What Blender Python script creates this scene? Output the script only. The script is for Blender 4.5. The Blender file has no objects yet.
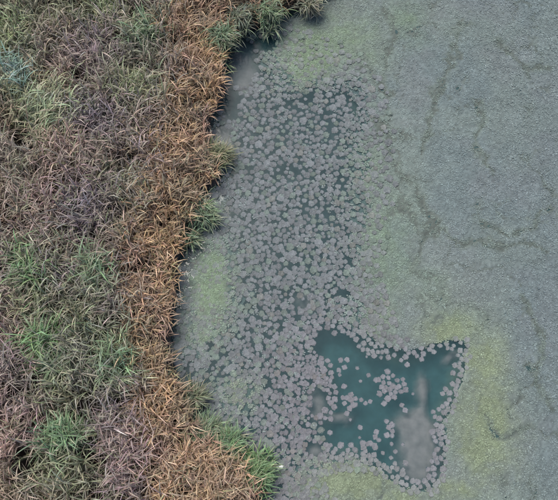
import bpy, math
import numpy as np
from math import radians, sin, cos, tan, pi

scene = bpy.context.scene
coll = scene.collection
rng = np.random.default_rng(7)

# ------------------------------------------------------------------ camera
TILT = radians(18.0)          # off the vertical, looking a little north
DIST = 26.0                   # metres to the middle of the picture
HFOV = radians(41.0)
CAM = np.array([0.0, -DIST * sin(TILT), DIST * cos(TILT)])
cam_data = bpy.data.cameras.new("camera")
cam_data.sensor_fit = 'HORIZONTAL'
cam_data.angle = HFOV
cam_data.clip_start = 0.1
cam_data.clip_end = 3000
cam = bpy.data.objects.new("camera", cam_data)
cam.location = CAM
cam.rotation_euler = (TILT, 0, 0)
coll.objects.link(cam)
scene.camera = cam

# ------------------------------------------------------------------ sky, sun, exposure
SUN_EL, SUN_AZ = radians(62), radians(-40)     # azimuth from north, clockwise
world = bpy.data.worlds.new("World")
scene.world = world
world.use_nodes = True
wn = world.node_tree
bg = wn.nodes["Background"]
sky = wn.nodes.new("ShaderNodeTexSky")
sky.sky_type = 'NISHITA'
sky.sun_disc = False
sky.sun_elevation = SUN_EL
sky.sun_rotation = SUN_AZ
sky.dust_density = 4.0
sky.air_density = 1.0
wn.links.new(sky.outputs[0], bg.inputs[0])
bg.inputs[1].default_value = 0.08
sun_data = bpy.data.lights.new("sun", 'SUN')
sun_data.energy = 1.5
sun_data.angle = radians(26)
sun_data.color = (1.0, 0.95, 0.88)
sun = bpy.data.objects.new("sun", sun_data)
sd_ = np.array([sin(SUN_AZ) * cos(SUN_EL), cos(SUN_AZ) * cos(SUN_EL), sin(SUN_EL)])
from mathutils import Vector
sun.rotation_euler = Vector(sd_).to_track_quat('Z', 'Y').to_euler()
sun.location = tuple(sd_ * 40)
coll.objects.link(sun)
scene.view_settings.view_transform = 'Standard'
scene.view_settings.look = 'None'
scene.view_settings.exposure = 1.1
scene.view_settings.gamma = 1.0
scene.cycles.max_bounces = 6
scene.cycles.diffuse_bounces = 3
scene.cycles.transparent_max_bounces = 8
scene.cycles.caustics_reflective = False
scene.cycles.caustics_refractive = False

# ------------------------------------------------------------------ survey: plan of the place
F_PX = 279.0 / tan(HFOV / 2)
FWD = np.array([0, sin(TILT), -cos(TILT)])
UPV = np.array([0, cos(TILT), sin(TILT)])


def G(px, py, z=0.0):
    """map sheet coordinate -> world x, y at height z"""
    px = np.asarray(px, float); py = np.asarray(py, float)
    dx = (px - 279.0) / F_PX
    dy = (250.0 - py) / F_PX
    d = np.stack([dx, FWD[1] + dy * UPV[1], FWD[2] + dy * UPV[2]], -1)
    t = (z - CAM[2]) / d[..., 2]
    return CAM[0] + d[..., 0] * t, CAM[1] + d[..., 1] * t


def P(x, y, z=0.0):
    """world -> map sheet coordinate"""
    rx = x - CAM[0]; ry = y - CAM[1]; rz = z - CAM[2]
    w = ry * FWD[1] + rz * FWD[2]
    return 279 + F_PX * rx / w, 250 - F_PX * (ry * UPV[1] + rz * UPV[2]) / w


def smooth(a, b, x):
    t = np.clip((x - a) / (b - a), 0, 1)
    return t * t * (3 - 2 * t)


def hash2(i, j, s):
    h = np.sin(i * 127.1 + j * 311.7 + s * 74.7) * 43758.5453
    return h - np.floor(h)


def vnoise(x, y, s=0):
    i = np.floor(x); j = np.floor(y)
    fx = x - i; fy = y - j
    fx = fx * fx * (3 - 2 * fx); fy = fy * fy * (3 - 2 * fy)
    a = hash2(i, j, s); b = hash2(i + 1, j, s); c = hash2(i, j + 1, s); d = hash2(i + 1, j + 1, s)
    return a + (b - a) * fx + (c - a) * fy + (a - b - c + d) * fx * fy


def fbm(x, y, s=0, o=4):
    r = 0; a = 0.5; t = 0
    for k in range(o):
        r = r + a * vnoise(x, y, s + k); t += a
        x = x * 2.03 + 5.1; y = y * 2.03 - 3.7; a *= 0.5
    return r / t


def seg_dist(x, y, pts, closed=False):
    d = np.full(np.shape(x), 1e9)
    n = len(pts)
    for k in range(n if closed else n - 1):
        ax, ay = pts[k]; bx, by = pts[(k + 1) % n]
        ux, uy = bx - ax, by - ay
        L = ux * ux + uy * uy + 1e-9
        t = np.clip(((x - ax) * ux + (y - ay) * uy) / L, 0, 1)
        d = np.minimum(d, np.hypot(x - ax - t * ux, y - ay - t * uy))
    return d


def inside(x, y, pts):
    r = np.zeros(np.shape(x), bool)
    n = len(pts)
    for k in range(n):
        ax, ay = pts[k]; bx, by = pts[(k + 1) % n]
        if ay == by:
            continue
        c = ((ay > y) != (by > y)) & (x < (bx - ax) * (y - ay) / (by - ay) + ax)
        r ^= c
    return r


def sdist(x, y, pts):
    d = seg_dist(x, y, pts, True)
    return np.where(inside(x, y, pts), -d, d)      # negative inside


def blob(px, py, cx, cy, rx, ry=None):
    ry = rx if ry is None else ry
    return np.exp(-(((px - cx) / rx) ** 2 + ((py - cy) / ry) ** 2))


# shoreline on the map, top to bottom
SHORE = [(440, -90), (385, -45), (345, -16), (318, 0), (303, 8), (285, 13), (264, 25), (248, 31), (234, 42), (227, 58),
         (222, 76), (226, 93), (215, 110), (209, 128), (209, 150), (219, 168), (217, 184), (205, 190), (208, 208),
         (192, 228), (185, 245), (178, 262), (176, 290), (173, 320), (171, 345), (174, 370), (185, 395), (192, 415),
         (206, 434), (234, 448), (250, 466), (264, 478), (262, 500), (270, 540), (280, 620)]
_sx, _sy = G([p[0] for p in SHORE], [p[1] for p in SHORE])
POND = list(zip(_sx, _sy)) + [(14, -24), (40, -26), (52, 0), (46, 26), (26, 32)]
POOL = [(322, 333), (340, 328), (356, 332), (373, 346), (397, 355), (418, 357), (445, 346), (461, 348), (459, 366),
        (450, 390), (438, 421), (439, 440), (436, 466), (430, 482), (412, 484), (390, 474), (372, 460), (352, 450), (331, 449),
        (322, 435), (330, 412), (334, 390), (329, 364), (316, 344)]
DRIFT = [(226, 95), (246, 82), (262, 58), (290, 62), (320, 78), (348, 90), (360, 130), (354, 200), (350, 260), (345, 305),
         (372, 342), (330, 352), (333, 400), (325, 440), (345, 455), (312, 466), (286, 505), (268, 505), (264, 470), (236, 440),
         (207, 425), (192, 395), (179, 360), (178, 300), (183, 262), (196, 236), (216, 212), (230, 188), (226, 160), (218, 140)]
# open murky water without leaves: cx, cy, rx, ry
OPEN = [(240, 64, 19, 26), (230, 100, 12, 20), (221, 134, 11, 16), (318, 404, 12, 15), (347, 413, 14, 7), (313, 450, 13, 7),
        (233, 168, 5, 7), (201, 410, 10, 11), (186, 378, 6, 14), (222, 432, 10, 6), (262, 45, 14, 7), (181, 385, 7, 12), (306, 300, 8, 5), (210, 345, 7, 4),
        (222, 372, 9, 3), (312, 95, 10, 5), (330, 130, 6, 10), (238, 455, 14, 5), (275, 475, 7, 6), (340, 288, 7, 5)]
SILT = [(414, 417, 13, 11), (426, 432, 17, 15), (421, 450, 18, 16), (426, 469, 15, 14), (427, 388, 6, 14), (317, 404, 11, 14), (346, 417, 11, 5),
        (313, 451, 14, 7), (240, 62, 16, 26), (222, 130, 12, 18), (450, 354, 7, 6), (205, 405, 12, 12),
        (315, 300, 16, 10)]
CRACKS = [[(388, 5), (392, 40), (384, 70), (386, 100), (381, 128), (392, 150), (402, 172), (418, 196), (432, 228)],
          [(432, 100), (445, 75), (455, 60), (452, 35), (470, 20)], [(432, 100), (428, 128), (420, 150)],
          [(432, 228), (452, 238), (474, 243), (495, 247), (520, 246), (548, 252)], [(432, 228), (420, 252), (413, 275), (425, 285)],
          [(478, 100), (482, 125), (474, 150), (492, 170)], [(500, 40), (520, 62), (548, 72)], [(395, 205), (410, 214), (424, 232)],
          [(478, 222), (500, 232), (530, 228), (552, 210)], [(360, 60), (378, 85), (384, 100)], [(375, 120), (388, 142), (396, 168)],
          [(383, 476), (380, 490), (377, 505)], [(524, 300), (540, 330), (535, 370), (548, 410)], [(480, 410), (500, 440), (530, 425)]]
# yellow-green algae in the floating mat: cx, cy, rx, ry, strength
ALGAE = [(448, 328, 32, 19, 1.0), (482, 358, 26, 34, .8), (482, 428, 32, 58, 1.0), (350, 482, 48, 24, 1.15), (398, 496, 32, 12, .9),
         (452, 490, 28, 12, .9), (210, 288, 27, 52, .95), (308, 55, 38, 28, 1.0), (350, 40, 40, 36, .6), (385, 250, 32, 56, .55),
         (236, 390, 24, 22, .6), (203, 332, 26, 20, .7), (405, 20, 24, 26, .45), (505, 440, 30, 60, .4), (378, 320, 26, 36, .45),
         (366, 170, 22, 50, .35), (430, 290, 30, 30, .35)]


def wob(x, y, a, f, s):
    return (fbm(x * f, y * f, s, 3) - .5) * 2 * a


def cover_fields(x, y):
    """what floats where: pool signed distance, drift mask, open water mask, crack mask"""
    px, py = P(x, y)
    wx = px + wob(x, y, 7, 1.1, 11); wy = py + wob(x, y, 7, 1.1, 12)
    ps = sdist(px + wob(x, y, 2.5, 1.1, 11) + wob(x, y, 3, 4, 13), py + wob(x, y, 2.5, 1.1, 12) + wob(x, y, 3, 4, 18), POOL)
    dr = sdist(wx, wy, DRIFT)
    op = np.zeros_like(x)
    for cx, cy, rx, ry in OPEN:
        op = np.maximum(op, blob(wx, wy, cx, cy, rx, ry))
    cr = np.full_like(x, 1e9)
    vx = px + wob(x, y, 11, 1.6, 21) + wob(x, y, 4, 7, 23); vy = py + wob(x, y, 11, 1.6, 22) + wob(x, y, 4, 7, 24)
    for c in CRACKS:
        cr = np.minimum(cr, seg_dist(vx, vy, c))
    return px, py, wx, wy, ps, dr, op, cr


# ------------------------------------------------------------------ materials
def attr_mat(name, rough=.6, spec=.3, transl=0.0, noise=0.0, scale=20.0, rand=0.0, bump=0.0):
    m = bpy.data.materials.new(name)
    m.use_nodes = True
    nt = m.node_tree
    b = nt.nodes["Principled BSDF"]
    b.inputs["Roughness"].default_value = rough
    b.inputs["Specular IOR Level"].default_value = spec
    a = nt.nodes.new("ShaderNodeAttribute"); a.attribute_name = "Col"
    out = a.outputs["Color"]
    if rand:
        o_ = nt.nodes.new("ShaderNodeObjectInfo")
        mm = nt.nodes.new("ShaderNodeMix"); mm.data_type = 'RGBA'; mm.blend_type = 'MULTIPLY'; mm.inputs[0].default_value = 1
        nt.links.new(out, mm.inputs[6]); nt.links.new(o_.outputs["Color"], mm.inputs[7]); out = mm.outputs[2]
    if noise or rand:
        hsv = nt.nodes.new("ShaderNodeHueSaturation")
        nt.links.new(out, hsv.inputs["Color"])
        tc = nt.nodes.new("ShaderNodeTexCoord")
        n = nt.nodes.new("ShaderNodeTexNoise"); n.inputs["Scale"].default_value = scale; n.inputs["Detail"].default_value = 4
        nt.links.new(tc.outputs["Object"], n.inputs["Vector"])
        mr = nt.nodes.new("ShaderNodeMapRange")
        mr.inputs["From Min"].default_value = .25; mr.inputs["From Max"].default_value = .75
        mr.inputs["To Min"].default_value = 1 - noise; mr.inputs["To Max"].default_value = 1 + noise
        nt.links.new(n.outputs["Fac"], mr.inputs["Value"])
        v = mr.outputs[0]
        if rand:
            oi = nt.nodes.new("ShaderNodeObjectInfo")
            m2 = nt.nodes.new("ShaderNodeMapRange")
            m2.inputs["To Min"].default_value = 1 - rand; m2.inputs["To Max"].default_value = 1 + rand
            nt.links.new(oi.outputs["Random"], m2.inputs["Value"])
            mu = nt.nodes.new("ShaderNodeMath"); mu.operation = 'MULTIPLY'
            nt.links.new(v, mu.inputs[0]); nt.links.new(m2.outputs[0], mu.inputs[1]); v = mu.outputs[0]
        nt.links.new(v, hsv.inputs["Value"])
        out = hsv.outputs[0]
        if bump:
            bp = nt.nodes.new("ShaderNodeBump"); bp.inputs["Strength"].default_value = bump
            bp.inputs["Distance"].default_value = .05
            nt.links.new(n.outputs["Fac"], bp.inputs["Height"]); nt.links.new(bp.outputs[0], b.inputs["Normal"])
    nt.links.new(out, b.inputs["Base Color"])
    if transl:
        t = nt.nodes.new("ShaderNodeBsdfTranslucent"); nt.links.new(out, t.inputs["Color"])
        mx = nt.nodes.new("ShaderNodeMixShader"); mx.inputs[0].default_value = transl
        nt.links.new(b.outputs[0], mx.inputs[1]); nt.links.new(t.outputs[0], mx.inputs[2])
        nt.links.new(mx.outputs[0], nt.nodes["Material Output"].inputs["Surface"])
    return m


M_GROUND = attr_mat("mud_and_silt", .85, .2, 0, .3, 3.0, bump=.4)
M_REED = attr_mat("reed_blades", .5, .35, .10, .15, 6.0)
M_STEM = attr_mat("reed_stems", .55, .3, 0, .15, 6.0)
M_MAT = attr_mat("floating_leaves", .6, .3, .08, .12, 14.0)
M_ROS = attr_mat("rosette_leaves", .6, .3, .05, .1, 14.0, rand=.13)
M_SCRAP = attr_mat("white_scrap", .6, .3, .1, .08, 30.0)

M_WATER = bpy.data.materials.new("pond_water")
M_WATER.use_nodes = True
nt = M_WATER.node_tree
nt.nodes.remove(nt.nodes["Principled BSDF"])
tr = nt.nodes.new("ShaderNodeBsdfTransparent"); tr.inputs[0].default_value = (.80, .87, .89, 1)
murk = nt.nodes.new("ShaderNodeBsdfDiffuse"); murk.inputs[0].default_value = (.048, .125, .138, 1)
tm = nt.nodes.new("ShaderNodeMixShader"); tm.inputs[0].default_value = .27
nt.links.new(tr.outputs[0], tm.inputs[1]); nt.links.new(murk.outputs[0], tm.inputs[2])
gl = nt.nodes.new("ShaderNodeBsdfGlossy"); gl.inputs["Roughness"].default_value = .08
fr = nt.nodes.new("ShaderNodeFresnel"); fr.inputs["IOR"].default_value = 1.36
tc = nt.nodes.new("ShaderNodeTexCoord")
nz = nt.nodes.new("ShaderNodeTexNoise"); nz.inputs["Scale"].default_value = 5.0; nz.inputs["Detail"].default_value = 3
bp = nt.nodes.new("ShaderNodeBump"); bp.inputs["Strength"].default_value = .12; bp.inputs["Distance"].default_value = .02
nt.links.new(tc.outputs["Object"], nz.inputs["Vector"]); nt.links.new(nz.outputs["Fac"], bp.inputs["Height"])
nt.links.new(bp.outputs[0], gl.inputs["Normal"]); nt.links.new(bp.outputs[0], fr.inputs["Normal"])
mx = nt.nodes.new("ShaderNodeMixShader")
nt.links.new(fr.outputs[0], mx.inputs[0]); nt.links.new(tm.outputs[0], mx.inputs[1]); nt.links.new(gl.outputs[0], mx.inputs[2])
nt.links.new(mx.outputs[0], nt.nodes["Material Output"].inputs["Surface"])


# ------------------------------------------------------------------ mesh helpers
def build(name, V, T, C, mat, parent=None, smooth_=True, loc=None):
    """V (n,3), T (m,3|4) faces, C (n,3) colours -> one mesh object"""
    me = bpy.data.meshes.new(name)
    V = np.ascontiguousarray(V, np.float32); T = np.ascontiguousarray(T, np.int32)
    k = T.shape[1]
    me.vertices.add(len(V)); me.vertices.foreach_set("co", V.ravel())
    me.loops.add(T.size); me.loops.foreach_set("vertex_index", T.ravel())
    me.polygons.add(len(T))
    me.polygons.foreach_set("loop_start", np.arange(0, T.size, k, dtype=np.int32))
    me.polygons.foreach_set("use_smooth", np.full(len(T), smooth_, bool) if np.isscalar(smooth_) else smooth_)
    me.update(calc_edges=True)
    ca = me.color_attributes.new("Col", 'FLOAT_COLOR', 'POINT')
    c4 = np.ones((len(V), 4), np.float32); c4[:, :3] = np.clip(C, 0, 1)
    ca.data.foreach_set("color", c4.ravel())
    me.materials.append(mat)
    o = bpy.data.objects.new(name, me)
    coll.objects.link(o)
    if loc is not None:
        o.location = loc
    if parent is not None:
        o.parent = parent
    return o


def tag(o, label, cat=None, group=None, kind=None):
    if label: o["label"] = label
    if cat: o["category"] = cat
    if group: o["group"] = group
    if kind: o["kind"] = kind
    return o


# ------------------------------------------------------------------ ground sheet with the pond basin
core = np.arange(-14, 14.01, .14)
far = np.array([15, 17, 20, 24, 29, 35, 42, 50, 65, 90, 130, 200, 350, 600.])
ax = np.concatenate([-far[::-1], core, far])
X, Y = np.meshgrid(ax, ax)
x = X.ravel(); y = Y.ravel()
sd = sdist(x, y, POND)
near = (np.abs(x) < 16) & (np.abs(y) < 16)
px, py, wx, wy, ps, dr, op, cr = cover_fields(x, y)
pool = np.where(near, smooth(8, -10, ps), 0)
drift = np.where(near, smooth(10, -10, dr), 0)
silt = np.zeros_like(x)
sx_ = px + wob(x, y, 7, .9, 14) + wob(x, y, 5, 3, 16); sy_ = py + wob(x, y, 7, .9, 15) + wob(x, y, 5, 3, 17)
for cx, cy, rx, ry in SILT:
    silt = silt + .95 * np.exp(-((((sx_ - cx) / (rx * 1.08)) ** 2 + ((sy_ - cy) / (ry * 1.08)) ** 2) ** 1.1) * .9)
silt = np.minimum(silt, 1)
silt = np.where(near, silt * (.8 + .4 * fbm(x * 2, y * 2, 5)), 0)
silt = smooth(.05, .85, silt)
depth = .5 + .25 * pool + .1 * drift
depth = depth * (1 - silt) + .36 * silt
depth = depth + (fbm(x * 1.3, y * 1.3, 9) - .5) * .14 * (1 - silt)
zz = np.where(sd < 0, -depth * smooth(0, .5, -sd),
              .14 * smooth(0, .35, sd) + .12 * fbm(x * .8, y * .8, 3) * smooth(0, 1.5, sd) + .04 * fbm(x * 4, y * 4, 4) * smooth(0, .4, sd))
mudc = np.array([.062, .052, .045]); bedc = np.array([.042, .10, .105]); siltc = np.array([.34, .28, .275]); driftc = np.array([.08, .092, .098]); weedc = np.array([.15, .18, .13])
col = bedc * np.ones((len(x), 1))
wm = (1 - np.maximum(pool, drift))[:, None]
col = col * (1 - wm) + weedc * wm
dm = (drift * (1 - pool))[:, None]
col = col * (1 - dm) + driftc * dm
col = col * (1 - silt[:, None]) + siltc * silt[:, None]
land = smooth(-.35, .05, sd)[:, None]
col = col * (1 - land) + mudc * land
n = len(ax)
idx = np.arange(n * n).reshape(n, n)
quads = np.stack([idx[:-1, :-1], idx[:-1, 1:], idx[1:, 1:], idx[1:, :-1]], -1).reshape(-1, 4)
tag(build("ground", np.stack([x, y, zz], -1), quads, col, M_GROUND), "dark muddy bank and silty pond bed", kind="structure")

# water sheet
wpts = [(-13.5, -27), (54, -27), (54, 34), (-13.5, 34)]
tag(build("pond_water", np.array([(a, b, 0) for a, b in wpts]), np.array([[0, 1, 2, 3]]), np.ones((4, 3)), M_WATER, smooth_=False),
    "teal pond water under floating leaves", kind="structure")


# ------------------------------------------------------------------ floating mat of small leaves
def leaf_fan(cx, cy, cz, az, length, width, lift, droop, col, jit, slim=False):
    """many rhombic leaves at once: 6 vertices, 4 triangles each (folded on the midrib)"""
    n = len(cx)
    prof = [(0.0, 0.0, 0), (.42, .5, .6), (.78, .42, 1), (1.0, 0.0, 1.15), (.78, -.42, 1), (.42, -.5, .6)]
    ca, sa = np.cos(az), np.sin(az)
    V = np.zeros((n, 6, 3)); 
    for k, (u, v, h) in enumerate(prof):
        l = u * length; w = v * width
        V[:, k, 0] = cx + ca * l - sa * w
        V[:, k, 1] = cy + sa * l + ca * w
        V[:, k, 2] = cz + lift * u - droop * u * u + (abs(v) * width * (.1 if slim else .28) if v else 0)
    if slim:
        V = V[:, [0, 2, 3, 4]]
    m_ = V.shape[1]
    base = np.arange(n)[:, None, None] * m_
    tri = [[0, 3, 2], [0, 2, 1]] if slim else [[0, 5, 4], [0, 4, 3], [0, 3, 2], [0, 2, 1]]
    T = (base + np.array(tri)[None]).reshape(-1, 3)
    C = np.repeat(col[:, None, :], m_, 1) * (1 + jit[:, None, None])
    C[:, 0] *= .9
    return V.reshape(-1, 3), T, C.reshape(-1, 3)



GREYM = np.array([.178, .213, .206]); SLATE = np.array([.155, .19, .198]); GREENM = np.array([.18, .245, .15]); OLIVEM = np.array([.14, .17, .145])
MAUVEM = np.array([.185, .195, .212]); YEL = np.array([.215, .25, .15])


def mat_fields(x, y):
    px, py, wx, wy, ps, dr, op, cr = cover_fields(x, y)
    alg = np.zeros((len(ALGAE), len(x)))
    for i, (cx, cy, rx, ry, s) in enumerate(ALGAE):
        alg[i] = s * np.exp(-((((wx - cx) / rx) ** 2 + ((wy - cy) / ry) ** 2) ** 1.0))
    return px, py, ps, smooth(16, -12, dr + wob(x, y, 16, 1.6, 36)), op, cr, alg, alg.max(0)


def mat_colour(x, y, px, py, algm, cr):
    f1 = smooth(.35, .65, fbm(x * .45, y * .45, 51))[:, None]
    f2 = smooth(.4, .65, fbm(x * .8, y * .8, 52))[:, None]
    pc = GREYM * (1 - f1) + SLATE * f1
    pc = pc * (1 - .4 * f2) + MAUVEM * .4 * f2
    bl = smooth(440, 560, px)[:, None] * .4
    pc = pc * (1 - bl) + np.array([.168, .198, .215]) * bl
    am = np.clip(algm * (.1 + .9 * fbm(x * 1.6, y * 1.6, 53) + .8 * fbm(x * 5, y * 5, 55, 2)), 0, .82)[:, None]
    gsel = smooth(300, 380, py + (px - 300) * .3)[:, None]
    pc = pc * (1 - am) + (GREENM * (1 - gsel) + YEL * gsel) * am
    ck = np.maximum(smooth(6, .5, cr) * .75, net_at(x, y) * .6)[:, None]
    pc = pc * (1 - ck) + OLIVEM * ck
    return pc * np.array([.935, 1.008, .985]) * (.86 + .28 * fbm(x * 2.6, y * 2.6, 54, 3))[:, None]


def net_at(x, y):
    a = np.abs(fbm(x * .55 + .15 * fbm(x * 3, y * 3, 38), y * .55, 39) - .5)
    return smooth(.022, .002, a) * smooth(.42, .6, fbm(x * .5, y * .5, 40)) * .8


def relief_at(x, y):
    return .014 * fbm(x * 3.4, y * 3.4, 41) + .012 * fbm(x * 1.1, y * 1.1, 42)


# the matted film under the leaves: one bumpy skin, dipping under water at cracks and rims
FS = .075
gxa = np.arange(-6, 14.01, FS); gya = np.arange(-11.5, 14.51, FS)
gx, gy = np.meshgrid(gxa, gya)
fx = (gx + rng.uniform(-.3, .3, gx.shape) * FS).ravel(); fy = (gy + rng.uniform(-.3, .3, gx.shape) * FS).ravel()
sd = sdist(fx, fy, POND)
px, py, ps, indr, op, cr, alg, algm = mat_fields(fx, fy)
crw = .2 + 3.2 * fbm(fx * .9, fy * .9, 33)
hol = np.maximum(smooth(crw + 1.6, crw - 1.4, cr) * smooth(.2, .42, fbm(fx * 1.7, fy * 1.7, 32)), net_at(fx, fy)) * (1 - indr)
lev = 1.0 - 1.25 * indr * (1 - np.clip(algm * 1.5, 0, 1)) + .5 * (fbm(fx * 2.4, fy * 2.4, 35, 3) - .5) * indr
lev = np.minimum(lev, smooth(1, 11, ps) * 1.4) - 1.3 * smooth(.2, .6, op)
lev = np.minimum(lev, smooth(-.05, -.5, sd) * 1.5)
fz = -.08 + .085 * np.clip(lev, 0, 1) + relief_at(fx, fy) * .8 * np.clip(lev, 0, 1) + rng.normal(0, .003, len(fx)) - .011 * hol - .006 * smooth(.5, .3, fbm(fx * 2.1, fy * 2.1, 34))
dk = np.clip(hol * 1.1, 0, .82)[:, None]
fc = (mat_colour(fx, fy, px, py, algm, cr) * (1 - dk) + np.array([.095, .12, .108]) * dk) * rng.uniform(.7, 1.12, (len(fx), 1)) * .78
ny_, nx_ = gx.shape
idx = np.arange(nx_ * ny_).reshape(ny_, nx_)
a_, b_, c_, d_ = idx[:-1, :-1].ravel(), idx[:-1, 1:].ravel(), idx[1:, 1:].ravel(), idx[1:, :-1].ravel()
ft = np.concatenate([np.stack([a_, b_, c_], -1), np.stack([a_, c_, d_], -1)])
ok = (lev > .12) & (sd < -.03) & (ps > 5)
ft = ft[ok[ft].all(1)]
used = np.zeros(len(fx), bool); used[ft] = True
remap = np.cumsum(used) - 1
FILM = (np.stack([fx, fy, fz], -1)[used], remap[ft], fc[used])

# little floating plants over the film
STEP = .098
gx, gy = np.meshgrid(np.arange(-6, 14, STEP), np.arange(-11.5, 14.5, STEP))
x = (gx + rng.uniform(-.5, .5, gx.shape) * STEP * 1.2).ravel(); y = (gy + rng.uniform(-.5, .5, gx.shape) * STEP * 1.2).ravel()
sd = sdist(x, y, POND)
k = sd < -.12
x, y, sd = x[k], y[k], sd[k]
px, py, ps, indr, op, cr, alg, algm = mat_fields(x, y)
dens = 1.0 - indr * (.93 - .95 * algm)
dens *= smooth(3, 9, ps)
dens *= 1 - smooth(.2, .5, op)
crw = .2 + 3.2 * fbm(x * .9, y * .9, 33)
dens *= 1 - .65 * np.maximum(.9 * smooth(crw + 1.4, crw - .6, cr) * smooth(.2, .42, fbm(x * 1.7, y * 1.7, 32)), net_at(x, y)) * (1 - indr)
dens *= .55 + .5 * smooth(.3, .5, fbm(x * 1.9, y * 1.9, 31))
k = rng.random(len(x)) < dens
x, y, px, py, algm, alg, indr, cr = x[k], y[k], px[k], py[k], algm[k], alg[:, k], indr[k], cr[k]
east = smooth(400, 540, px + wob(x, y, 40, .5, 37))
NL = 6
n = len(x)
pid = np.repeat(np.arange(n), NL)
az = np.tile(np.arange(NL) * 2 * pi / NL, n) + np.repeat(rng.uniform(0, 6.28, n), NL) + rng.normal(0, .5, n * NL)
size = np.repeat(rng.uniform(.55, 1.25, n), NL) * rng.uniform(.6, 1.2, n * NL)
e = east[pid]
length = (.058 + .018 * e) * size
width = (.056 - .012 * e) * size
tilt = .06 + rng.normal(0, .06, n * NL) + e * rng.uniform(-.12, .32, n * NL)
relief = relief_at(x, y) * .85 + rng.uniform(-.003, .008, n)
pc = mat_colour(x, y, px, py, algm, cr) * rng.uniform(.9, 1.1, (n, 1))
owner = np.where(algm > .33, alg.argmax(0), -1)
lx = x[pid] + np.cos(az) * .006; ly = y[pid] + np.sin(az) * .006
cz = .012 + relief[pid]
lc = pc[pid]
pale = rng.random(n * NL) < (.006 + .035 * e)
lc = np.where(pale[:, None], lc * 1.4, lc)
jit = rng.normal(0, .08, n * NL)
ALG_LABEL = {0: ("bright yellow-green algae patch above the upper right rim of the open pool", "algae_patch"),
             1: ("faint yellow-green algae patch just right of the pool's top right corner", "algae_patch"),
             2: ("large yellow-green algae patch along the right side of the open pool", "algae_patch"),
             3: ("wide yellow-green algae patch below the pool's lower left rim at the bottom edge", "algae_patch"),
             4: ("yellow-green algae patch below the pool, right of the dark crack at the bottom", "algae_patch"),
             5: ("yellow-green algae patch under the pool's lower right corner at the bottom edge", "algae_patch"),
             6: ("tall dull green algae film among the rosettes beside the orange-brown reed bank", "algae_patch"),
             7: ("green algae patch near the top cove, nearest the overhanging bank tufts", "algae_patch")}
for own in [-1] + sorted(ALG_LABEL):
    ow = owner.copy()
    ow[~np.isin(ow, list(ALG_LABEL))] = -1
    kk = (ow == own)[pid]
    V, T, C = leaf_fan(lx[kk], ly[kk], cz[kk], az[kk], length[kk], width[kk], length[kk] * tilt[kk], length[kk] * .12, lc[kk], jit[kk], True)
    if own < 0:
        V = np.concatenate([V, FILM[0]]); T = np.concatenate([T, FILM[1] + len(V) - len(FILM[0])]); C = np.concatenate([C, FILM[2]])
        o = build("floating_leaf_mat", V, T, C, M_MAT, smooth_=np.arange(len(T)) >= len(T) - len(FILM[1]))
        tag(o, "grey-green mat of tiny floating leaves with darker cracks covering the pond", "floating mat", kind="stuff")
    else:
        lb, nm = ALG_LABEL[own]
        o = build(nm, V, T, C, M_MAT, smooth_=False)
        tag(o, lb, "algae", kind="stuff")


# ------------------------------------------------------------------ rosettes
def rosette_geo(r, seed):
    """unit rosette of two to three rings of broad leaves, radius 1"""
    g = np.random.default_rng(seed)
    az, rad, wid, cz, lift, droop, c0 = [], [], [], [], [], [], []
    for ringn, (cnt, R, z0, lf) in enumerate([(9, 1.0, .02, .10), (7, .74, .07, .22), (4, .42, .13, .24)]):
        a0 = g.uniform(0, 6.28)
        for q in range(cnt):
            az.append(a0 + q * 2 * pi / cnt + g.normal(0, .16)); s = R * g.uniform(.84, 1.1)
            rad.append(s); wid.append(s * (.74 if ringn == 0 else .8) * g.uniform(.85, 1.1))
            cz.append(z0 + g.uniform(-.01, .03)); lift.append(lf * g.uniform(.5, 1.5)); droop.append(.14 * g.uniform(.5, 1.4))
            c0.append(.92 + .08 * ringn + g.normal(0, .07))
    A = [np.array(v) for v in (az, rad, wid, cz, lift, droop, c0)]
    nn = len(A[0])
    V, T, C = leaf_fan(np.zeros(nn), np.zeros(nn), A[3], A[0], A[1], A[2], A[4], A[5], np.ones((nn, 3)) * A[6][:, None], np.zeros(nn))
    return V, T, C


RGEO = [rosette_geo(1, 100 + i) for i in range(10)]
ROSC = np.array([.232, .232, .262])

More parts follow.
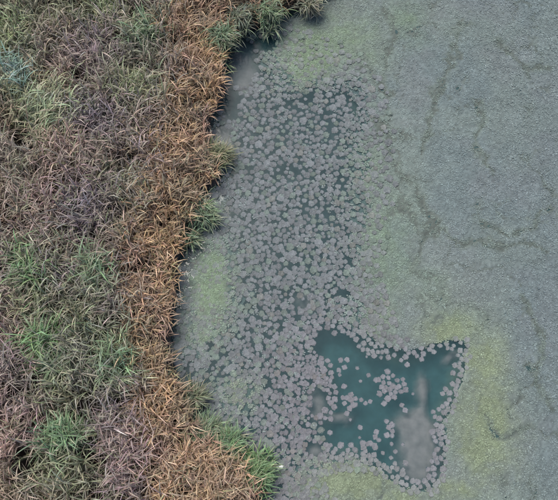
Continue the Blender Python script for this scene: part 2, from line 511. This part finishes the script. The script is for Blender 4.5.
# --- layout on the map: lone rosettes and rafts on the open pool
U = lambda u, v: (310 + u * .35, 320 + v * .35)
lone = [((88, 115, 1.1), "pale lone rosette near the pool's upper left rim, left of its slightly larger twin"),
        ((106, 113, 1.1), "pale lone rosette near the pool's upper left rim, right of its close twin"),
        ((135, 138, .75), "small lone rosette on the teal water below the two close rosettes at upper left"),
        ((145, 175, .7), "small lone rosette on teal water halfway between the left raft and the upper rim"),
        ((203, 107, .85), "lone rosette floating just under the middle of the pool's upper rim"),
        ((277, 128, 1.1), "large lone rosette on teal water above and right of the central raft"),
        ((97, 190, 1.15), "large pale lone rosette above the small left raft in the pool"),
        ((167, 158, .95), "lone rosette just left of the central raft's upper tip"),
        ((172, 233, .9), "lone rosette between the small left raft and the central raft"),
        ((143, 307, .95), "lone rosette in the pool's lower left, well below the small left raft"),
        ((60, 265, .9), "lone rosette off the pool's left rim, level with the small left raft's foot"),
        ((43, 281, .9), "lone rosette hugging the pool's left rim beside the murky silt patch"),
        ((57, 322, 1.1), "large rosette at the pool's lower left rim beside the murky silt"),
        ((142, 336, .6), "tiny rosette just above the pool's lower left rim"),
        ((117, 357, 1.2), "large rosette on the pool's lower left rim, standing out from the crowd"),
        ((265, 355, .8), "lone rosette at the left edge of the big mauve silt cloud"),
        ((208, 380, .8), "lone rosette right of the lower left raft, close to the bottom rim"),
        ((231, 394, .8), "lone rosette between the lower left raft and the bottom rim's dark corner"),
        ((294, 211, .65), "tiny rosette floating alone right of the central raft"),
        ((233, 355, .75), "small rosette under the short vertical raft left of the silt cloud"),
        ((244, 376, .9), "rosette left of the silt cloud, lowest below the short vertical raft"),
        ((115, 285, .6), "very small faint rosette in the middle of the pool's left half"),
        ((368, 327, .95), "lone rosette off the right rim, right of the big silt cloud"),
        ((162, 105, .55), "tiny rosette on teal water under the upper rim's left bend"),
        ((85, 157, .75), "small rosette off the left rim's bulging crowd of rosettes"),
        ((57, 210, .8), "rosette just off the left rim, left of the large pale lone rosette"),
        ((50, 116, 1.05), "pale rosette at the mouth of the gap in the pool's upper left rim"),
        ((262, 244, .95), "upper of two touching rosettes below the central raft"),
        ((272, 258, 1.1), "lower, larger of two touching rosettes below the central raft")]
raftC = [(218, 150), (208, 163), (198, 172), (222, 166), (237, 158), (250, 172), (263, 170), (213, 180), (203, 192), (226, 180), (240, 186),
         (255, 190), (268, 182), (200, 211), (213, 203), (228, 200), (243, 205), (258, 207), (273, 200), (212, 238), (222, 223), (240, 221),
         (231, 211), (248, 196), (189, 172), (216, 192)]
raftL = [(115, 213), (105, 225), (118, 230), (98, 240), (128, 240), (103, 267), (110, 252), (131, 226), (146, 226), (95, 220), (158, 238), (120, 244)]
raftS = [(190, 320), (185, 334), (196, 342), (184, 361), (174, 350), (189, 366), (164, 356), (154, 352), (150, 366), (161, 376), (171, 386),
         (185, 381), (148, 381), (176, 396), (188, 400), (196, 411), (160, 390)]
raftV = [(220, 290), (233, 298), (224, 309), (234, 317), (219, 328), (232, 334)]
raftB = [(209, 414), (220, 425), (235, 421), (246, 426), (241, 411), (265, 430), (268, 442), (275, 410), (256, 440), (228, 434)]
R_PX = 2.55                       # radius of a pool rosette on the map
items = []                        # px, py, radius_px, label, group
for (u, v, s), lb in lone:
    a, b = U(u, v); items.append((a, b, R_PX * s, lb, "lone rosettes on the open pool"))
for lst, lb, gr in ((raftC, "rosette packed into the big raft in the middle of the open pool", "central raft rosettes"),
                    (raftL, "rosette in the small loose raft left of the pool's middle", "left raft rosettes"),
                    (raftS, "rosette in the ragged raft climbing from the pool's lower left rim", "lower left raft rosettes"),
                    (raftV, "rosette in the short vertical raft left of the silt cloud", "short vertical raft rosettes"),
                    (raftB, "rosette loosely gathered at the pool's bottom rim left of the silt cloud", "bottom rim rosettes")):
    for u, v in lst:
        a, b = U(u + rng.normal(0, 1.5), v + rng.normal(0, 1.5)); items.append((a, b, R_PX * rng.uniform(.9, 1.25), lb, gr))


class Hash:
    def __init__(s, c): s.c = c; s.d = {}
    def near(s, a, b, r):
        i, j = int(a // s.c), int(b // s.c)
        for p in (-1, 0, 1):
            for q in (-1, 0, 1):
                for (ox, oy, orr) in s.d.get((i + p, j + q), ()):
                    if (ox - a) ** 2 + (oy - b) ** 2 < (.5 * (r + orr)) ** 2:
                        return True
        return False
    def add(s, a, b, r): s.d.setdefault((int(a // s.c), int(b // s.c)), []).append((a, b, r))


hs = Hash(12)
for it in items:
    hs.add(it[0], it[1], it[2] * 1.6)
# the crowd along the pool rim, then the wide drift
cand = np.stack([rng.uniform(300, 485, 9000), rng.uniform(315, 500, 9000)], -1)
wx_, wy_ = G(cand[:, 0], cand[:, 1])
fields = cover_fields(wx_, wy_)
ps_c = fields[4]; op_c = fields[6]
rim_w = 3 + 11 * fbm(cand[:, 0] * .05, cand[:, 1] * .05, 61, 2)
rim = []
for (a, b), d, w_, o_, nz_ in zip(cand, ps_c, rim_w, op_c, fbm(cand[:, 0] * .09, cand[:, 1] * .09, 63, 2)):
    lim = -2.5 - 9 * max(0, nz_ - .52) * 4
    if a < 330 or (b > 465 and a < 372):
        continue
    if d < lim or d > w_ or o_ > .45:
        continue
    r = R_PX * rng.uniform(.9, 1.3)
    if hs.near(a, b, r * 1.62):
        continue
    hs.add(a, b, r * 1.62)
    rim.append((a, b, r))
drift = []
cand = np.stack([rng.uniform(165, 430, 50000), rng.uniform(25, 510, 50000)], -1)
wx_, wy_ = G(cand[:, 0], cand[:, 1])
fields = cover_fields(wx_, wy_)
sd_c = sdist(wx_, wy_, POND)
gapn = fbm(wx_ * 2.2, wy_ * 2.2, 71, 2)
edge_ = rng.random(len(cand))
for i, (a, b) in enumerate(cand):
    if fields[4][i] < 2 or fields[6][i] > .5 or sd_c[i] > -.14:
        continue
    dd = fields[5][i]
    if math.exp(-((a - 352) / 40) ** 2 - ((b - 484) / 20) ** 2) > .3 + .4 * edge_[i]:
        continue
    if dd > -4 + 44 * edge_[i] ** 2:
        continue
    r = 3.45 * rng.choice([.6, .8, .95, 1.1, 1.3], p=[.15, .25, .3, .2, .1]) * rng.uniform(.92, 1.08) * (1 if b < 350 or a < 290 else .86)
    sp = 1.30 + (.7 if gapn[i] < .33 else 0)
    if hs.near(a, b, r * sp):
        continue
    hs.add(a, b, r * 1.36)
    drift.append((a, b, r, dd))
print("rim", len(rim), "drift", len(drift), "pool", len(items))


def rim_label(a, b):
    if a > 430 and b < 378: return "rosette crowded at the pool's top right corner", "top right corner rosettes"
    if a > 425: return "rosette crowded along the pool's right rim beside the yellow-green algae", "right rim rosettes"
    if b < 372: return "rosette crowded along the pool's upper rim", "upper rim rosettes"
    if b > 440: return "rosette crowded along the pool's bottom rim", "lower rim rosettes"
    return "rosette crowded along the pool's left rim", "left rim rosettes"


indiv = list(items) + [(a, b, r) + rim_label(a, b) for a, b, r in rim]
left = max(0, 300 - len(indiv))
drift.sort(key=lambda t: -t[2])
for a, b, r, dd in drift[:left]:
    if b < 180: lb, gr = "large mauve-grey rosette in the upper part of the wide drift", "large rosettes of the upper drift"
    elif b < 330: lb, gr = "large mauve-grey rosette in the middle of the wide drift", "large rosettes of the middle drift"
    else: lb, gr = "large mauve-grey rosette in the lower drift between bank and pool", "large rosettes of the lower drift"
    indiv.append((a, b, r, lb, gr))
rest = drift[left:]


def ros_col(a, b, x, y):
    m = fbm(np.array([x * .6]), np.array([y * .6]), 81)[0]
    g = 0
    for cx, cy, rx, ry, s in ALGAE:
        g = max(g, s * math.exp(-((a - cx) / rx) ** 2 - ((b - cy) / ry) ** 2))
    mv = float(smooth(260, 390, b + 40 * (m - .5)) * smooth(215, 300, a))
    c = np.array([.15, .172, .184]) * (1 - mv) + np.array([.168, .174, .192]) * mv
    g = min(1, g)
    return c * (1 - .6 * g) + np.array([.185, .23, .185]) * .6 * g


by = {}
for q, it in enumerate(indiv[:300]):
    if it[4] != "lone rosettes on the open pool":
        by.setdefault(it[4], []).append(q)
for gr, qs in by.items():
    if gr.startswith("short vertical"):
        for word, q in zip(("topmost", "second from the top", "third from the top", "fourth from the top", "second lowest", "lowest"), sorted(qs, key=lambda q: indiv[q][1])):
            a, b, r, lb, g = indiv[q]; indiv[q] = (a, b, r, word + " " + lb, g)
        continue
    done = set()
    for word, key in (("leftmost", lambda q: indiv[q][0]), ("rightmost", lambda q: -indiv[q][0]), ("topmost", lambda q: indiv[q][1]),
                      ("lowest", lambda q: -indiv[q][1]), ("smallest", lambda q: indiv[q][2]), ("largest", lambda q: -indiv[q][2])):
        q = min(qs, key=key)
        if q in done:
            continue
        done.add(q); a, b, r, lb, g = indiv[q]
        indiv[q] = (a, b, r, word + " " + lb, g)
def lifts(ab):
    """rosettes crowded onto the mat ride on top of it"""
    xa, ya = G(np.array([t[0] for t in ab]), np.array([t[1] for t in ab]))
    f = mat_fields(xa, ya)
    return (.016 + relief_at(xa, ya)) * (1 - f[3]) * smooth(3, 9, f[2])


stuff_list = list(rest) + [(a, b, r, 0) for a, b, r, _, _ in indiv[300:]]
LA, LB = lifts(indiv[:300]), lifts(stuff_list)
rmeshes = []
for i, (V, T, C) in enumerate(RGEO):
    o = build("floating_rosette", V, T, C * (1 + .03 * (i % 3)), M_ROS, smooth_=False)
    rmeshes.append(o.data); bpy.data.objects.remove(o)
PXM = DIST / F_PX
for q, (a, b, r, lb, gr) in enumerate(indiv[:300]):
    x0, y0 = G(a, b)
    o = bpy.data.objects.new("floating_rosette", rmeshes[q % len(rmeshes)])
    coll.objects.link(o)
    o.location = (x0, y0, -.004 + rng.uniform(0, .006) + LA[q]); s = r * PXM * 1.05
    o.scale = (s * rng.uniform(.92, 1.08), s, s * rng.uniform(.4, .6)); o.rotation_euler = (rng.normal(0, .03), rng.normal(0, .03), rng.uniform(0, 6.28))
    o.color = (*ros_col(a, b, x0, y0), 1)
    tag(o, lb, "rosette", gr)
VV, TT, CC = [], [], []; off = 0
for q, t in enumerate(stuff_list):
    a, b, r = t[:3]
    V, T, C = RGEO[q % len(RGEO)]
    x0, y0 = G(a, b); s = r * PXM * 1.05; th = rng.uniform(0, 6.28)
    W = V.copy(); c_, s_ = cos(th), sin(th)
    W[:, 0] = (V[:, 0] * c_ - V[:, 1] * s_) * s + x0; W[:, 1] = (V[:, 0] * s_ + V[:, 1] * c_) * s + y0
    W[:, 2] = V[:, 2] * s * .5 + rng.uniform(-.004, .012) + LB[q]
    VV.append(W); TT.append(T + off); tn = rng.random()
    hue_ = np.array([1.05, 1.01, .92]) if tn < .06 else np.array([.92, 1.06, .9]) if tn < .2 else np.ones(3)
    CC.append(C * ros_col(a, b, x0, y0) * hue_ * rng.uniform(.8, 1.16)); off += len(V)
o = build("rosette_drift", np.concatenate(VV), np.concatenate(TT), np.concatenate(CC), M_ROS, smooth_=False)
tag(o, "wide drift of hundreds of mauve-grey floating rosettes off the reed bank", "rosettes", kind="stuff")


# ------------------------------------------------------------------ reeds
def blades(bx, by, bz, az, length, width, elev, curl, twist, col, seg=4):
    """arched strap leaves: bx..bz base, elevation angle and curl (radians over the length)"""
    n = len(bx)
    S = seg + 1
    V = np.zeros((n, S, 2, 3)); C = np.zeros((n, S, 2, 3))
    ca, sa = np.cos(az), np.sin(az)
    rx = np.zeros(n); rz = np.zeros(n)
    ang = elev.copy()
    side = np.zeros(n)
    for k in range(S):
        u = k / seg
        w = width * (min(1, .45 + 1.8 * u) * (1 - u ** 2.2) + .04) * .5
        tw = twist * u
        ox = -sa * np.cos(tw); oy = ca * np.cos(tw); oz = np.sin(tw)
        cx = bx + ca * rx - sa * side; cy = by + sa * rx + ca * side; cz = bz + rz
        for m_, sg in ((0, 1), (1, -1)):
            V[:, k, m_, 0] = cx + sg * ox * w; V[:, k, m_, 1] = cy + sg * oy * w; V[:, k, m_, 2] = cz + sg * oz * w
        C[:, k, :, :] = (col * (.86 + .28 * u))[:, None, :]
        st = length / seg
        rx = rx + np.cos(ang) * st; rz = rz + np.sin(ang) * st
        ang = ang - curl / seg * (.5 + u)
        side = side + twist * .03 * length
    base = np.arange(n)[:, None, None] * (S * 2)
    q = np.array([[2 * k, 2 * k + 1, 2 * k + 3, 2 * k + 2] for k in range(seg)])[None]
    return V.reshape(-1, 3), (base + q).reshape(-1, 4), C.reshape(-1, 3)


def stems(x, y, z, tx, ty, tz, r, col):
    n = len(x)
    V = np.zeros((n, 6, 3)); C = np.repeat(col[:, None, :], 6, 1)
    for k in range(3):
        a = k * 2 * pi / 3
        V[:, k] = np.stack([x + r * cos(a), y + r * sin(a), z], -1)
        V[:, 3 + k] = np.stack([tx + r * .4 * cos(a), ty + r * .4 * sin(a), tz], -1)
    base = np.arange(n)[:, None, None] * 6
    q = np.array([[0, 1, 4, 3], [1, 2, 5, 4], [2, 0, 3, 5]])[None]
    return V.reshape(-1, 3), (base + q).reshape(-1, 4), C.reshape(-1, 3)


def ground_z(sd, x, y):
    return np.where(sd < 0, -.06, .14 * smooth(0, .35, sd) + .08 * smooth(0, 1.5, sd)) - .03


def reed_plants(x, y, z, h, col, nl, lean=(0, 0), lmul=1.0, lsd=.17, up=1.18, tint=.26, wmul=1.0, curl=1.45):
    """returns stem and blade geometry of a stand of reeds"""
    n = len(x)
    lx = rng.normal(lean[0], lsd, n) * h; ly = rng.normal(lean[1], lsd, n) * h
    S = stems(x, y, z, x + lx, y + ly, z + h, .009 * np.ones(n), col * .8)
    pid = np.repeat(np.arange(n), nl)
    j = np.tile(np.arange(nl), n)
    m = n * nl
    t = .38 + .62 * (j + rng.uniform(0, 1, m)) / nl
    t = np.minimum(t, 1)
    bx = x[pid] + lx[pid] * t; by = y[pid] + ly[pid] * t; bz = z[pid] + h[pid] * t
    az0 = rng.uniform(0, 6.28, n)
    az = az0[pid] + j * pi + rng.normal(0, .75, m)
    if lean != (0, 0):
        la = math.atan2(lean[1], lean[0]); k = min(.9, math.hypot(*lean) * 1.3)
        az = np.where(rng.random(m) < k, la + rng.normal(0, .5, m), az)
    length = rng.uniform(.38, .8, m) * lmul
    width = rng.uniform(.026, .047, m) * wmul
    elev = rng.normal(up, .3, m); curl_ = np.maximum(.2, rng.normal(curl, .6, m))
    c = col[pid] * np.exp(rng.normal(0, tint, m))[:, None]
    c = c * (1 + rng.normal(0, .05, (m, 3)))
    dry = rng.random(m) < .10
    c = np.where(dry[:, None], c * .45 + np.array([.36, .31, .24]) * .55, c)
    low_shade = (rng.random(m) < .22) & (t < .7)
    c = np.where(low_shade[:, None], c * .55, c)  # some lower blades coloured darker, painting in the shade deep in the stand
    return S, blades(bx, by, bz, az, length, width, elev, curl_, rng.normal(0, .5, m), c)


# colour zones over the bed (map coordinates of the canopy, linear colours)
RUST = np.array([.48, .325, .19]); MAUVE = np.array([.30, .24, .235]); PURPLE = np.array([.215, .19, .225]); BROWN = np.array([.32, .245, .18])
OLIVE = np.array([.21, .25, .14]); GREY = np.array([.20, .212, .175]); PINK = np.array([.40, .28, .25])
FR = [(240, -60), (172, 0), (168, 60), (153, 110), (156, 170), (142, 220), (130, 255), (126, 300), (134, 340), (140, 400), (148, 450), (160, 520), (165, 600)]
GREEN = np.array([.20, .28, .145])
ZONES = [(70, 150, 26, 22, PINK, .8), (45, 195, 28, 26, PINK, .7), (100, 120, 24, 28, PURPLE, 1.0), (85, 215, 26, 36, PURPLE, 1.0), (125, 190, 18, 40, GREY, .8),
         (105, 60, 30, 30, PURPLE, .5), (50, 25, 26, 26, BROWN, .7), (10, 20, 30, 30, OLIVE, .8), (100, 10, 34, 18, OLIVE, .7), (145, 45, 16, 36, GREY, .8),
         (140, 95, 14, 18, OLIVE, .7), (10, 210, 22, 40, BROWN, .7), (60, 250, 30, 18, GREY, .6), (55, 300, 22, 26, GREY, .9), (65, 270, 10, 22, PURPLE, .8),
         (8, 325, 24, 26, PINK, .7), (10, 380, 24, 40, MAUVE, .9), (85, 340, 26, 34, GREY, .8), (105, 390, 24, 24, GREY, .7), (95, 420, 30, 22, PURPLE, .8),
         (20, 440, 26, 40, PINK, .6), (60, 400, 26, 16, OLIVE, .6), (70, 470, 24, 30, GREY, .7), (110, 475, 26, 30, PURPLE, .6), (135, 420, 22, 40, MAUVE, .8),
         (30, 490, 22, 20, OLIVE, .5), (20, 160, 18, 20, OLIVE, .6), (70, 75, 20, 20, BROWN, .6), (130, 460, 24, 30, PINK, .6), (190, 470, 40, 30, PINK, .35),
         (12, 70, 22, 30, GREEN, 0.78), (40, 112, 24, 22, GREEN, 0.67), (143, 28, 14, 24, GREEN, 0.67), (60, 12, 22, 14, GREEN, 0.56), (34, 300, 18, 26, GREEN, 0.78),
         (60, 372, 22, 18, GREEN, 0.84), (85, 325, 18, 22, GREEN, 0.56), (115, 345, 16, 36, GREEN, 0.78), (62, 445, 22, 30, GREEN, 0.78), (35, 478, 18, 18, GREEN, 0.56),
         (92, 482, 18, 16, GREEN, 0.50), (98, 280, 18, 18, GREEN, 0.67), (24, 270, 18, 16, GREEN, 0.67), (128, 78, 16, 18, GREEN, 0.56)]


TAN = np.array([.36, .28, .19])


def reed_colour(px, py, x, y):
    px = px + rng.normal(0, 6, len(x)); py = py + rng.normal(0, 6, len(x))
    fx = np.interp(py, [p[1] for p in FR], [p[0] for p in FR])
    fr_ = smooth(-26, 20, px - fx + wob(x, y, 18, .9, 91))
    fr_ = (fr_ + rng.uniform(-.28, .28, len(x)) > .5).astype(float)
    n1 = smooth(.35, .65, fbm(x * .7, y * .7, 92))[:, None]
    c = MAUVE * (1 - n1) + BROWN * n1
    for cx, cy, rx, ry, zc, s in ZONES:
        w = (s * blob(px + wob(x, y, 9, 1.3, 93), py + wob(x, y, 9, 1.3, 94), cx, cy, rx, ry))[:, None]
        c = c * (1 - w) + zc * w
    n2 = smooth(.4, .7, fbm(x * 1.4, y * 1.4, 95))[:, None]
    ru = RUST * (1 - .5 * n2) + PINK * .5 * n2
    tn_ = smooth(.45, .65, fbm(x * 1.8, y * 1.8, 90))[:, None] * .6
    ru = ru * (1 - tn_) + TAN * tn_
    f = (fr_ * (.8 + .2 * n1[:, 0]))[:, None]
    c = c * (1 - f) + ru * f
    n3 = smooth(.5, .75, fbm(x * 2.1, y * 2.1, 96))[:, None] * .5
    c = c * (1 - n3) + GREY * n3
    rr_ = rng.random(len(x))[:, None]
    gp = np.where(rr_ < .10 * (1 - .6 * fr_[:, None]), .7, 0)
    return c * (1 - gp) + OLIVE * gp, fr_


# clumps that stand out from the bed: map x, y of the canopy, radius m, height, colour, plants, lean, label
TEAL = np.array([.21, .30, .255]); PALEG = np.array([.34, .385, .25]); BRG = np.array([.155, .25, .12]); MIDG = np.array([.17, .235, .145]); DKG = np.array([.125, .19, .105])
CLUMPS = [(20, 76, .55, 1.95, TEAL, 36, (0, .05), "blue-green reed tuft by the left edge, above the pale leaning grass"),
          (34, 122, 1.15, 1.6, PALEG, 150, (.38, .45), "pale green grass laid over towards the upper right near the left edge"),
          (25, 274, .5, 2.0, BRG, 34, (0, .1), "bright green reed tuft near the left edge at mid-height of the bed"),
          (97, 276, .5, 1.95, MIDG, 36, (0, .1), "mid-green reed tuft between grey reeds and the orange fringe"),
          (41, 345, .6, 2.0, BRG, 40, (.05, .12), "vivid green reed tuft, the larger one below the left edge's bright tuft"),
          (114, 366, .55, 1.85, MIDG, 34, (0, .1), "dull green reed tuft against the orange-brown fringe in the lower bed"),
          (63, 440, .55, 1.85, DKG * 1.2, 34, (0, .1), "dark green reed tuft low in the bed, left of purple-grey reeds"),
          (52, 372, .4, 1.65, MIDG, 24, (0, .1), "small green reed tuft just under the vivid green tuft"),
          (137, 88, .5, 1.85, OLIVE * 1.15, 30, (0, 0), "olive green reed tuft left of the orange fringe near the top"),
          (147, 36, .5, 1.85, DKG * 1.25, 30, (0, .05), "grey-green reed tuft beside the dark hollow near the top"),
          (12, 30, .7, 1.85, OLIVE * 1.2, 44, (0, .05), "olive green reeds massed in the top left corner"),
          (108, 10, .6, 1.85, OLIVE * 1.05, 34, (0, 0), "olive green reed tuft at the top edge, above brown reeds"),
          (219, 38, .5, .95, MIDG, 44, (.1, -.1), "green bank tuft at the head of the cove"),
          (238, 16, .5, 1.0, np.array([.14, .17, .125]), 44, (.1, -.15), "grey-green tuft overhanging the cove at the top"),
          (266, 8, .5, .95, MIDG, 44, (.1, -.2), "green tuft at the top edge, dipping leaves into the water"),
          (306, -2, .4, .8, np.array([.2, .215, .16]), 30, (.2, -.25), "pale-tipped tuft farthest out on the top bank"),
          (216, 155, .38, .6, np.array([.19, .205, .125]), 40, (.15, .1), "pale yellowish-green tuft above the dark notch in the bank"),
          (200, 214, .42, .55, MIDG, 44, (.2, -.05), "green tuft below the dark notch in the bank"),
          (187, 238, .25, .45, MIDG * .95, 12, (.2, -.1), "small green tuft dipping into the water under the notch tuft"),
          (205, 432, .45, .4, MIDG, 50, (.1, .1), "low green grass on the lower bank, nearer the rosette drift"),
          (228, 444, .4, .45, DKG * 1.3, 44, (.1, .1), "dark green grass midway along the lower bank"),
          (254, 474, .5, .5, BRG * .95, 64, (.15, .05), "bright green grass tuft beside the white scrap at the bottom"),
          (191, 398, .3, .4, np.array([.16, .18, .12]), 26, (.2, .1), "small faded green tuft where the orange bank turns right")]
cl_xy = []
for (a, b, r, h, *_r) in CLUMPS:
    cl_xy.append(G(a, b, .75 * h))

# plants of the bed
STEP = .108
gx, gy = np.meshgrid(np.arange(-13.5, 3.5, STEP), np.arange(-12, 15.5, STEP))
x = (gx + rng.uniform(-.5, .5, gx.shape) * STEP * 1.3).ravel(); y = (gy + rng.uniform(-.5, .5, gx.shape) * STEP * 1.3).ravel()
sd = sdist(x, y, POND)
hn = fbm(x * 1.25, y * 1.25, 97)
gapr = fbm(x * 2.1, y * 2.1, 99, 3)
px, py = P(x, y, 1.4)
k = (sd > .02 + .12 * vnoise(x * 3, y * 3, 98)) & (px > -110) & (py > -110) & (py < 610)
x, y, sd, hn, px, py, gapr = x[k], y[k], sd[k], hn[k], px[k], py[k], gapr[k]
cdist = np.full(len(x), 9.)
for (cx, cy), c in zip(cl_xy, CLUMPS):
    cdist = np.minimum(cdist, np.hypot(x - cx, y - cy) / c[2])
outer = (px < -25) | (py < -25) | (py > 525)
HOLES = [(76, 130, 13, 16), (135, 15, 8, 14), (92, 18, 10, 8), (82, 80, 9, 12), (30, 182, 11, 10), (82, 235, 8, 20), (68, 320, 13, 11), (63, 405, 13, 9),
         (105, 128, 13, 15), (35, 455, 16, 8), (143, 210, 8, 7), (48, 8, 8, 8), (8, 60, 7, 10), (55, 60, 8, 9), (45, 235, 9, 8), (110, 245, 8, 9),
         (15, 400, 12, 9), (95, 455, 12, 10), (120, 165, 7, 12), (20, 350, 8, 8), (130, 330, 6, 8), (80, 495, 9, 8), (60, 165, 8, 7)]
hole = np.zeros(len(x))
for cx, cy, rx, ry in HOLES:
    hole = np.maximum(hole, blob(px, py, cx, cy, rx, ry))
col, fr_ = reed_colour(px, py, x, y)
keep = np.where(cdist < .6, .0, np.where(cdist < 1.0, .45, 1.0)) * (np.where(fr_ > .5, .38, .16) + .84 * smooth(.38, .53, gapr)) * np.where(outer, .55, 1) * (1 - .65 * hole)
k = rng.random(len(x)) < keep
gapr = gapr[k]
x, y, sd, hn, px, py, col, fr_, hole = x[k], y[k], sd[k], hn[k], px[k], py[k], col[k], fr_[k], hole[k]
h = (1.1 + .35 * smooth(.25, .75, hn) + .4 * smooth(.36, .6, gapr)) * rng.uniform(.72, 1.15, len(x))
h = h * (1 - .4 * hole) * (.4 + .6 * smooth(.0, 1.7, sd)) * (1 - .18 * fr_)
z = ground_z(sd, x, y)
print("reeds", len(x))
sel_f = fr_ > .5
green_like = (col[:, 1] > col[:, 0] * .97) & ~sel_f
for nm, kk, lb in (("dry_reeds", sel_f, "rust-orange dry reeds massed in a long fringe along the water"),
                   ("grey_green_reeds", green_like, "grey-green reeds mixed through the bed left of the fringe"),
                   ("mauve_reeds", ~sel_f & ~green_like, "mauve-brown fading reeds filling most of the bed on the left")):
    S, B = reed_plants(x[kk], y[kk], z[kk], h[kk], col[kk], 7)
    V = np.concatenate([S[0], B[0]]); T = np.concatenate([S[1], B[1] + len(S[0])]); C = np.concatenate([S[2], B[2]])
    tag(build(nm, V, T, C, M_REED), lb, "reeds", kind="stuff")

for (a, b, r, hh, cc, cnt, lean, lb), (cx, cy) in zip(CLUMPS, cl_xy):
    cnt = int(cnt * 1.7)
    th = rng.uniform(0, 6.28, cnt)
    p1, p2 = rng.uniform(0, 6.28, 2)
    rr = r * np.minimum(1.15, np.abs(rng.normal(0, .62, cnt)) + .05) * (1 + .3 * np.sin(2 * th + p1) + .22 * np.sin(3 * th + p2))
    xx = rr * np.cos(th); yy = rr * np.sin(th)
    sdc = sdist(xx + cx, yy + cy, POND)
    zb = ground_z(sdc, xx, yy)
    h_ = hh * rng.uniform(.55, 1.12, cnt) * np.maximum(.4, 1 - .25 * (rr / r) ** 2)
    colr = cc * rng.uniform(.85, 1.18, (cnt, 1)) * (1 + rng.normal(0, .05, (cnt, 3)))
    low = hh < 1.1
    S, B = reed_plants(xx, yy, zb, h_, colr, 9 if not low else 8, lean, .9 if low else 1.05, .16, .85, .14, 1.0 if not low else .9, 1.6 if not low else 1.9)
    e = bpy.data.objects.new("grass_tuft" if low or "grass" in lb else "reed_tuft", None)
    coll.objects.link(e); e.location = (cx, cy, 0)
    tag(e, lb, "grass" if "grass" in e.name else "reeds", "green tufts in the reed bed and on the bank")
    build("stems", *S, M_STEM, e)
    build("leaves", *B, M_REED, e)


# ------------------------------------------------------------------ small finds on the water
def scrap(a, b, lx, ly, rot, label, name="floating_scrap"):
    """a small crumpled white scrap with two lobes and a raised fold"""
    nx, ny = 13, 8
    u, v = np.meshgrid(np.linspace(-1, 1, nx), np.linspace(-1, 1, ny))
    u = u.ravel(); v = v.ravel()
    edge = 1 - .22 * np.abs(np.sin(u * 3 + 1)) - .25 * (np.abs(u) > .8)
    sx = u * lx * .5 * (1 + .12 * np.sin(v * 4)); sy = v * ly * .5 * edge
    sz = .018 + .03 * (1 - v * v) * (.5 + .5 * np.sin(u * 4.2 + v)) + .012 * np.sin(v * 7 + u * 5)
    c_, s_ = cos(rot), sin(rot)
    top = np.stack([sx * c_ - sy * s_, sx * s_ + sy * c_, sz], -1); bot = top - np.array([0, 0, .006])
    idx = np.arange(nx * ny).reshape(ny, nx); q = np.stack([idx[:-1, :-1], idx[:-1, 1:], idx[1:, 1:], idx[1:, :-1]], -1).reshape(-1, 4)
    N = nx * ny
    ring_ = np.concatenate([idx[0, :], idx[1:, -1], idx[-1, -2::-1], idx[-2:0:-1, 0]])
    nxt = np.roll(ring_, -1)
    sidef = np.stack([ring_, ring_ + N, nxt + N, nxt], -1)
    T = np.concatenate([q, q[:, ::-1] + N, sidef])
    x0, y0 = G(a, b, .03)
    tag(build(name, np.concatenate([top, bot]), T, np.ones((2 * N, 3)) * np.array([.74, .77, .72]), M_SCRAP, loc=(x0, y0, .0)), label, "scrap")


scrap(279.5, 467.5, .25, .12, .18, "small white crumpled scrap floating beside the bright green tuft at the bottom")
scrap(177, 359, .07, .06, .5, "tiny white speck on the water against the orange bank, lower left of the drift")


def stalk(pts, label):
    """fallen reed stalk: tapered tube along points (map x, y, z)"""
    P3 = np.array([(*[float(q) for q in G(a, b, z_)], z_) for a, b, z_ in pts])
    n = len(P3); rad = np.linspace(.014, .006, n)
    org = P3[0].copy(); P3 = P3 - org
    V = []
    for i in range(n):
        d = P3[min(i + 1, n - 1)] - P3[max(i - 1, 0)]; d /= np.linalg.norm(d)
        s = np.cross(d, [0, 0, 1.0]); s /= np.linalg.norm(s); t_ = np.cross(s, d)
        for k in range(6):
            an = k * pi / 3; V.append(P3[i] + rad[i] * (cos(an) * s + sin(an) * t_))
    T = [[i * 6 + k, i * 6 + (k + 1) % 6, i * 6 + 6 + (k + 1) % 6, i * 6 + 6 + k] for i in range(n - 1) for k in range(6)]
    tag(build("fallen_stalk", np.array(V), np.array(T), np.ones((len(V), 3)) * np.array([.42, .38, .3]), M_STEM, loc=tuple(org)), label, "stalk")


stalk([(172, 384, .25), (176, 386.5, .14), (182, 386, .05), (187, 384, .03), (190, 382.5, .02), (191, 386, .015)], "pale bent reed stalk lying on the water at the lower orange bank")
stalk([(190, 235, .3), (186, 240, .18), (181, 246, .06), (176, 247, .02)], "pale fallen stalk by the dark water below the green notch tuft")
stalk([(219, 73, .25), (226, 75, .1), (231, 78, .03), (233, 83, .02)], "pale stalk bent over the murky water in the cove")
